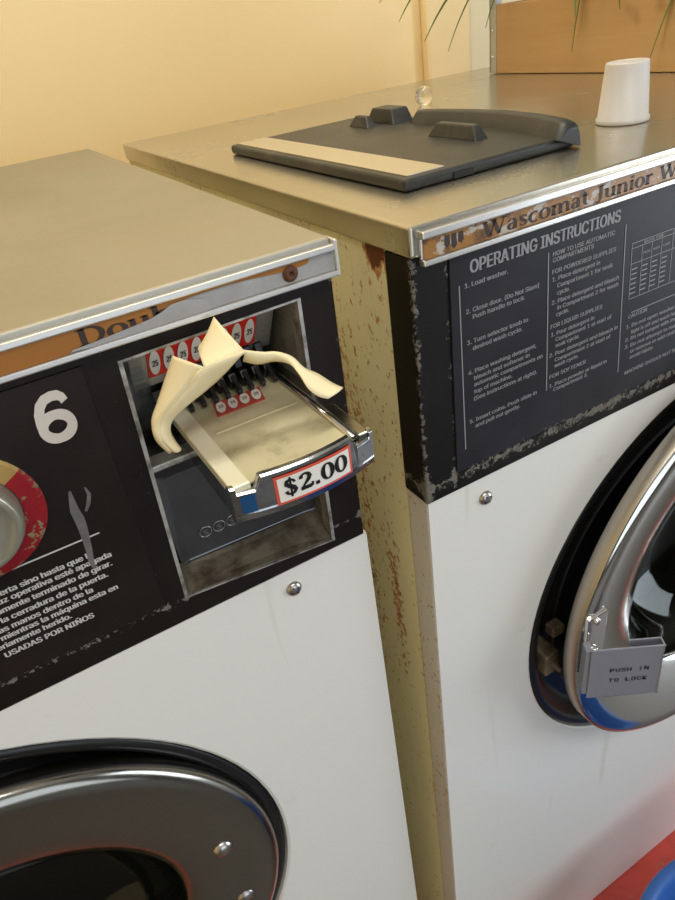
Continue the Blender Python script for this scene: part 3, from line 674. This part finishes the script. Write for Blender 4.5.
# black coin fingers across the rear of the tray
for k in range(8):
    x=-.1265+.0076*k
    f=MB(); w=.0024
    f.prism([(x-w,.064,zt-.0022),(x-w,.056,zt-.0018),(x-w,.0525,zt+.0045),(x-w,.0555,zt+.0085),(x-w,.061,zt+.0080),(x-w,.063,zt+.0180),(x-w,.0665,zt+.0215),(x-w,.080,zt+.0215),(x-w,.080,zt-.0022)],(2*w,0,0))
    f.prism([(x-w*.6,.0545,zt+.0020),(x-w*.6,.0455,zt-.0016),(x-w*.6,.0440,zt+.0016),(x-w*.6,.0540,zt+.0085)],(w*1.2,0,0))
    f.box(x+w,x+.0076-w,.070,.078,zt-.0022,zt+.0150)
    f.build('coin_finger',M['finger'],slide,bevel=.0005)
def Pt(u,v): return Vector((u-.0035*v,.0478-.0165*v,zt-.0026))
coin_sticker(Pt,-.1135,-.0835,0,1,4,M['reddull'],slide)

# ------------------------------------------------------------------ torn vinyl on the coin slide
P={'A': (-0.1374, 0.004, -0.0274), 'B': (-0.1273, -0.008, -0.0326), 'C': (-0.1045, -0.002, -0.0336), 'apex': (-0.1108, 0.012, -0.0183), 'AL': (-0.1246, 0.01, -0.0318), 'D': (-0.156, 0.006, -0.0571), 'E': (-0.1537, -0.002, -0.0732), 'F': (-0.1468, 0.004, -0.0769), 'G': (-0.1465, 0.014, -0.0659), 'H': (-0.1381, 0.013, -0.0599), 'M1': (-0.1213, 0.01, -0.0528), 'M2': (-0.1088, 0.006, -0.0427), 'AB': (-0.133, 0.0, -0.0286), 'u0': (-0.1045, -0.002, -0.0336), 'u1': (-0.0946, -0.001, -0.0385), 'u2': (-0.0863, 0.0, -0.0418), 'u3': (-0.0786, 0.0, -0.0473), 'u4': (-0.0738, -0.002, -0.0547), 'u5': (-0.0673, -0.004, -0.06), 'u6': (-0.0618, -0.008, -0.0659), 'u7': (-0.0577, -0.012, -0.0689), 'l0': (-0.1045, 0.002, -0.0411), 'l1': (-0.097, 0.002, -0.0455), 'l2': (-0.088, 0.001, -0.0467), 'l3': (-0.0826, -0.004, -0.0485), 'l4': (-0.0815, -0.012, -0.0517), 'l5': (-0.0805, -0.018, -0.0578), 'l6': (-0.0766, -0.02, -0.0632), 'l7': (-0.0713, -0.02, -0.067)}
P={k:Vector(v) for k,v in P.items()}
tp_=MB()
def patch(a,b,c,d,bulge=(0,0,0),n=8):   # bilinear patch a-b / d-c with a bulge
    rows=[]
    for i in range(n+1):
        r=[]
        for j in range(n+1):
            u,v=j/n,i/n
            p=(a*(1-u)+b*u)*(1-v)+(d*(1-u)+c*u)*v
            r.append(p+Vector(bulge)*(16*u*(1-u)*v*(1-v)))
        rows.append(r)
    tp_.grid(rows)
LE=[(-0.1374,0.004,-0.0274),(-0.1442,0.005,-0.0382),(-0.1513,0.005,-0.0488),(-0.1565,0.003,-0.0556),(-0.1578,0.001,-0.0651),(-0.1532,0.002,-0.0761)]
CR=[(-0.1273,-0.008,-0.0326),(-0.1374,-0.006,-0.0409),(-0.1474,-0.004,-0.0483),(-0.154,-0.002,-0.056),(-0.1557,-0.003,-0.0641),(-0.1518,0.0,-0.0745)]
CR2=[(-0.1045,-0.002,-0.0336)]+CR
LO=[(-0.1041,0.0,-0.0356),(-0.114,0.008,-0.0472),(-0.1251,0.011,-0.0541),(-0.1378,0.012,-0.0596),(-0.1456,0.012,-0.0642),(-0.1485,0.009,-0.0694),(-0.1468,0.004,-0.0769)]
TO=[[(-0.1102,0.014,-0.019),(-0.1171,0.012,-0.0264),(-0.1226,0.012,-0.031)],[(-0.1082,0.004,-0.0252),(-0.1211,0.004,-0.0299),(-0.1247,0.004,-0.0319)],[(-0.1045,-0.002,-0.0336),(-0.1160,-0.0055,-0.0330),(-0.1273,-0.008,-0.0326)]]
def smooth(pts,sub=5):
    pts=[Vector(p) for p in pts]; out=[]; m=len(pts)
    for i in range(m-1):
        a,b,c,d=pts[max(i-1,0)],pts[i],pts[i+1],pts[min(i+2,m-1)]
        for k in range(sub):
            t=k/sub; out.append(.5*((2*b)+(c-a)*t+(2*a-5*b+4*c-d)*t*t+(3*b-a-3*c+d)*t**3))
    return out+[pts[-1]]
def strip(A_,B_,bulge):
    a,b=smooth(A_),smooth(B_)
    tp_.grid([[p+(q-p)*t+Vector(bulge)*4*t*(1-t) for t in (0,.2,.4,.6,.8,1)] for p,q in zip(a,b)])
strip(LE,CR,(-.001,-.001,.001)); strip(CR2,LO,(0,-.003,.0005))
cols=[smooth([TO[r][c] for r in range(3)]) for c in range(3)]
tp_.grid([smooth([c[i] for c in cols],4) for i in range(len(cols[0]))])
rows=[]
for k in range(8):
    a,b=P[f'u{k}'],P[f'l{k}']; rows.append([a+(b-a)*t+Vector((0,-.002,.001))*math.sin(PI*t) for t in (0,.25,.5,.75,1)])
fine=[]
for i in range(len(rows)-1):
    for s in (0,.25,.5,.75):
        p0=rows[max(i-1,0)];p1=rows[i];p2=rows[i+1];p3=rows[min(i+2,7)]
        fine.append([.5*((2*b)+(c-a)*s+(2*a-5*b+4*c-d)*s*s+(3*b-a-3*c+d)*s**3) for a,b,c,d in zip(p0,p1,p2,p3)])
fine.append(rows[-1]); tp_.grid(fine)
to=tp_.build('torn_vinyl_sheet',M['tape'],None,normals=False,weld=False)
so=to.modifiers.new('thick','SOLIDIFY'); so.thickness=.0007; so.offset=0
to['label']='torn cream vinyl sheet curling over the coin slide'; to['category']='vinyl sheet'

# ------------------------------------------------------------------ cup, marble
cc=(.2645,.0910)
cup=MB(); cup.lathe((cc[0],cc[1],0),[(.0168,.0005),(.0190,.0004),(.0193,.0010),(.0193,.0036),(.0183,.0040),(.0152,.0402),(.0147,.0410),(.0138,.0407),(0,.0404)],axis='z',n=64)
cup.lathe((cc[0],cc[1],0),[(.0168,.0005),(.0142,.0385),(0,.0388)],axis='z',n=64)
co=cup.build('measuring_cup',M['cup']); co['label']='small white plastic cup standing upside down on the right washer'; co['category']='cup'
mo=MB().ball((.2853,.3743,.0097),.0096).build('glass_marble',M['marble']); mo['label']='clear glass marble resting on the steel washer top behind the black lid'; mo['category']='marble'

# ------------------------------------------------------------------ planter and plant
px_,py0,py1,pxb,pz=.4955,.06,.507,.640,.079
PL=thing('planter_box','wooden planter box with metal corner posts, standing on the right washer','planter',((px_+pxb)/2,(py0+py1)/2,.0006))
for a in ((px_,px_+.012,py0,py1),(pxb-.012,pxb,py0,py1),(px_+.012,pxb-.012,py0,py0+.012),(px_+.012,pxb-.012,py1-.012,py1)):
    MB().box(*a,.0006,pz).build('board',M['wood'],PL,bevel=.001)
MB().box(px_+.012,pxb-.012,py0+.012,py1-.012,.01,.068).build('soil',M['soil'],PL)
for xx,yy,sx,sy in ((px_,py1,1,-1),(px_,py0,1,1),(pxb,py1,-1,-1),(pxb,py0,-1,1)):
    b=MB(); t=.0015; xa=xx-sx*t; ya=yy-sy*t
    b.box(*sorted((xa,xx)),*sorted((ya,ya+sy*.012)),.0008,.115); b.box(*sorted((xa,xa+sx*.02)),*sorted((ya,yy)),.0008,.115)
    for h in (.02,.05,.08): b.ball((xa-sx*.0004,ya+sy*.006,h),.0022,n=8)
    b.build('corner_post',plain('zinc_post',(.5,.5,.48),.4,.7) if 'zinc_post' not in bpy.data.materials else bpy.data.materials['zinc_post'],PL)
SP=thing('potted_plant','green plant with long narrow drooping leaves in the wooden planter','plant',(.565,.36,.069))
def leaf(base,apex,tip,w):
    base,apex,tip=Vector(base),Vector(apex),Vector(tip); n=22; rows=[]
    pts=[]
    for i in range(n+1):
        t=i/n; pts.append(base*(1-t)**2+apex*2*t*(1-t)+tip*t*t)
    for i,p in enumerate(pts):
        t=i/n; tan=(pts[min(i+1,n)]-pts[max(i-1,0)]).normalized()
        side=tan.cross(Vector((0,0,1))); side=side.normalized() if side.length>1e-4 else Vector((0,1,0))
        nn=side.cross(tan).normalized(); ww=w*(min(1,t*4+.4))*(1-max(0,(t-.45)/.55)**1.6)+.0003
        rows.append([p-side*ww+nn*ww*.35,p,p+side*ww+nn*ww*.35])
    m=MB(); m.grid(rows); o=m.build('leaf',M['leaf'],SP,normals=False)
    s=o.modifiers.new('t','SOLIDIFY'); s.thickness=.0006; s.offset=0
tips=[(.455,.66,.074),(.455,.60,.047),(.455,.548,.033),(.468,.486,.056),(.487,.357,.024),(.478,.285,.062),(.470,.243,.014),(.47,.339,.060),(.45,.70,.10),(.46,.57,.10),(.50,.62,.11)]
for i,tp0 in enumerate(tips):
    bx=.555+random.uniform(-.02,.03); by=.36+random.uniform(-.05,.06)
    if i==6: by=.17
    if i in (4,7,5): bx=.53
    if i==6: tp0=(.484,.247,.012)
    ap=Vector(((bx+tp0[0])/2-.015,(by*.45+tp0[1]*.55),max(.19,tp0[2]+.15)+random.uniform(0,.04)))
    leaf((bx,by,.068),ap,tp0,.0058)
for i in range(26):
    a=random.uniform(0,2*PI); r=random.uniform(.07,.19); bx=.565+random.uniform(-.03,.03); by=.33+random.uniform(-.12,.1)
    leaf((bx,by,.068),(bx+.05*math.cos(a),by+.05*math.sin(a),.26+random.uniform(0,.1)),(bx+r*math.cos(a)*.6+.02,by+r*math.sin(a),.17+random.uniform(0,.12)),.0055)

# ------------------------------------------------------------------ blue tub on the aisle floor
tub=MB(); tc=(.275,-.243,FL); h=.32
tub.lathe(tc,[(0,.001),(.120,.001),(.127,.006),(.155,h-.012),(.164,h-.010),(.168,h-.004),(.166,h+.001),(.155,h+.001),(.150,h-.006),(.123,.010),(0,.006)],axis='z',n=96)
t=tub.build('laundry_tub',M['tub']); t['label']='blue plastic tub on the floor at the bottom right corner'; t['category']='tub'

# ------------------------------------------------------------------ lights
def area(name,loc,target,sx,sy,energy,col):
    l=bpy.data.lights.new(name,'AREA'); l.shape='RECTANGLE'; l.size=sx; l.size_y=sy; l.energy=energy; l.color=col
    o=bpy.data.objects.new(name,l); COL.objects.link(o); o.location=Vector(loc)-Vector((0,0,FL))
    d=(Vector(target)-Vector(loc)).normalized(); o.rotation_euler=d.to_track_quat('-Z','Y').to_euler(); return o
def ceiling_lamp(x,y,lab,en,col):
    o=thing('ceiling_lamp',lab,'lamp',(x,y,CE-.07))
    MB().box(x-.6,x+.6,y-.14,y+.14,CE-.03,CE-.001).build('housing',M['ceil'],o,bevel=.004)
    d=NT('lamp_diffuser').set(base=(.9,.9,.88),emit=(*col,1),estr=4.0)
    MB().box(x-.585,x+.585,y-.125,y+.125,CE-.06,CE-.031).build('diffuser',d.m,o,bevel=.006)
    area('lamp_light',(x,y,CE-.07),(x,y,-1),1.15,.24,en,col)
ceiling_lamp(-.2,-1.0,'long ceiling lamp over the aisle',10.5,(1,.96,.88))
ceiling_lamp(.1,.25,'long ceiling lamp close to the back wall over the washers',9.6,(1,.93,.80))
area('window_daylight',(.15,R[2]-.12,.02),(.15,0,-.3),2.0,1.85,14,(.86,.93,1))
area('added_door_fill',(R[1]+.12,-1.3,-.15),(.4,-.1,-.9),1.1,1.9,33,(.86,.93,1))  # added fill from the side doorway, brightens curb and lower right front
wd=bpy.data.worlds.new('world'); S.world=wd; wd.use_nodes=True
wd.node_tree.nodes['Background'].inputs[0].default_value=(.75,.86,1,1); wd.node_tree.nodes['Background'].inputs[1].default_value=.8

# ------------------------------------------------------------------ camera
cam=bpy.data.cameras.new('camera'); cam.sensor_fit='HORIZONTAL'; cam.sensor_width=36; cam.lens=669.74/675*36; cam.clip_start=.01
co_=bpy.data.objects.new('camera',cam); COL.objects.link(co_); S.camera=co_
yaw,pitch,roll=.4415,.5757,-.1546
f=Vector((math.sin(yaw)*math.cos(pitch),math.cos(yaw)*math.cos(pitch),-math.sin(pitch)))
r=Vector((math.cos(yaw),-math.sin(yaw),0)); u=r.cross(f); c,s=math.cos(roll),math.sin(roll)
r2=r*c+u*s; u2=-r*s+u*c
Mx=Matrix(((r2.x,u2.x,-f.x,-.2014),(r2.y,u2.y,-f.y,-.2972),(r2.z,u2.z,-f.z,.0996-FL),(0,0,0,1)))
co_.matrix_world=Mx
S.view_settings.view_transform='Standard'; S.view_settings.look='None'; S.view_settings.gamma=1; S.view_settings.use_curve_mapping=False; S.view_settings.exposure=0
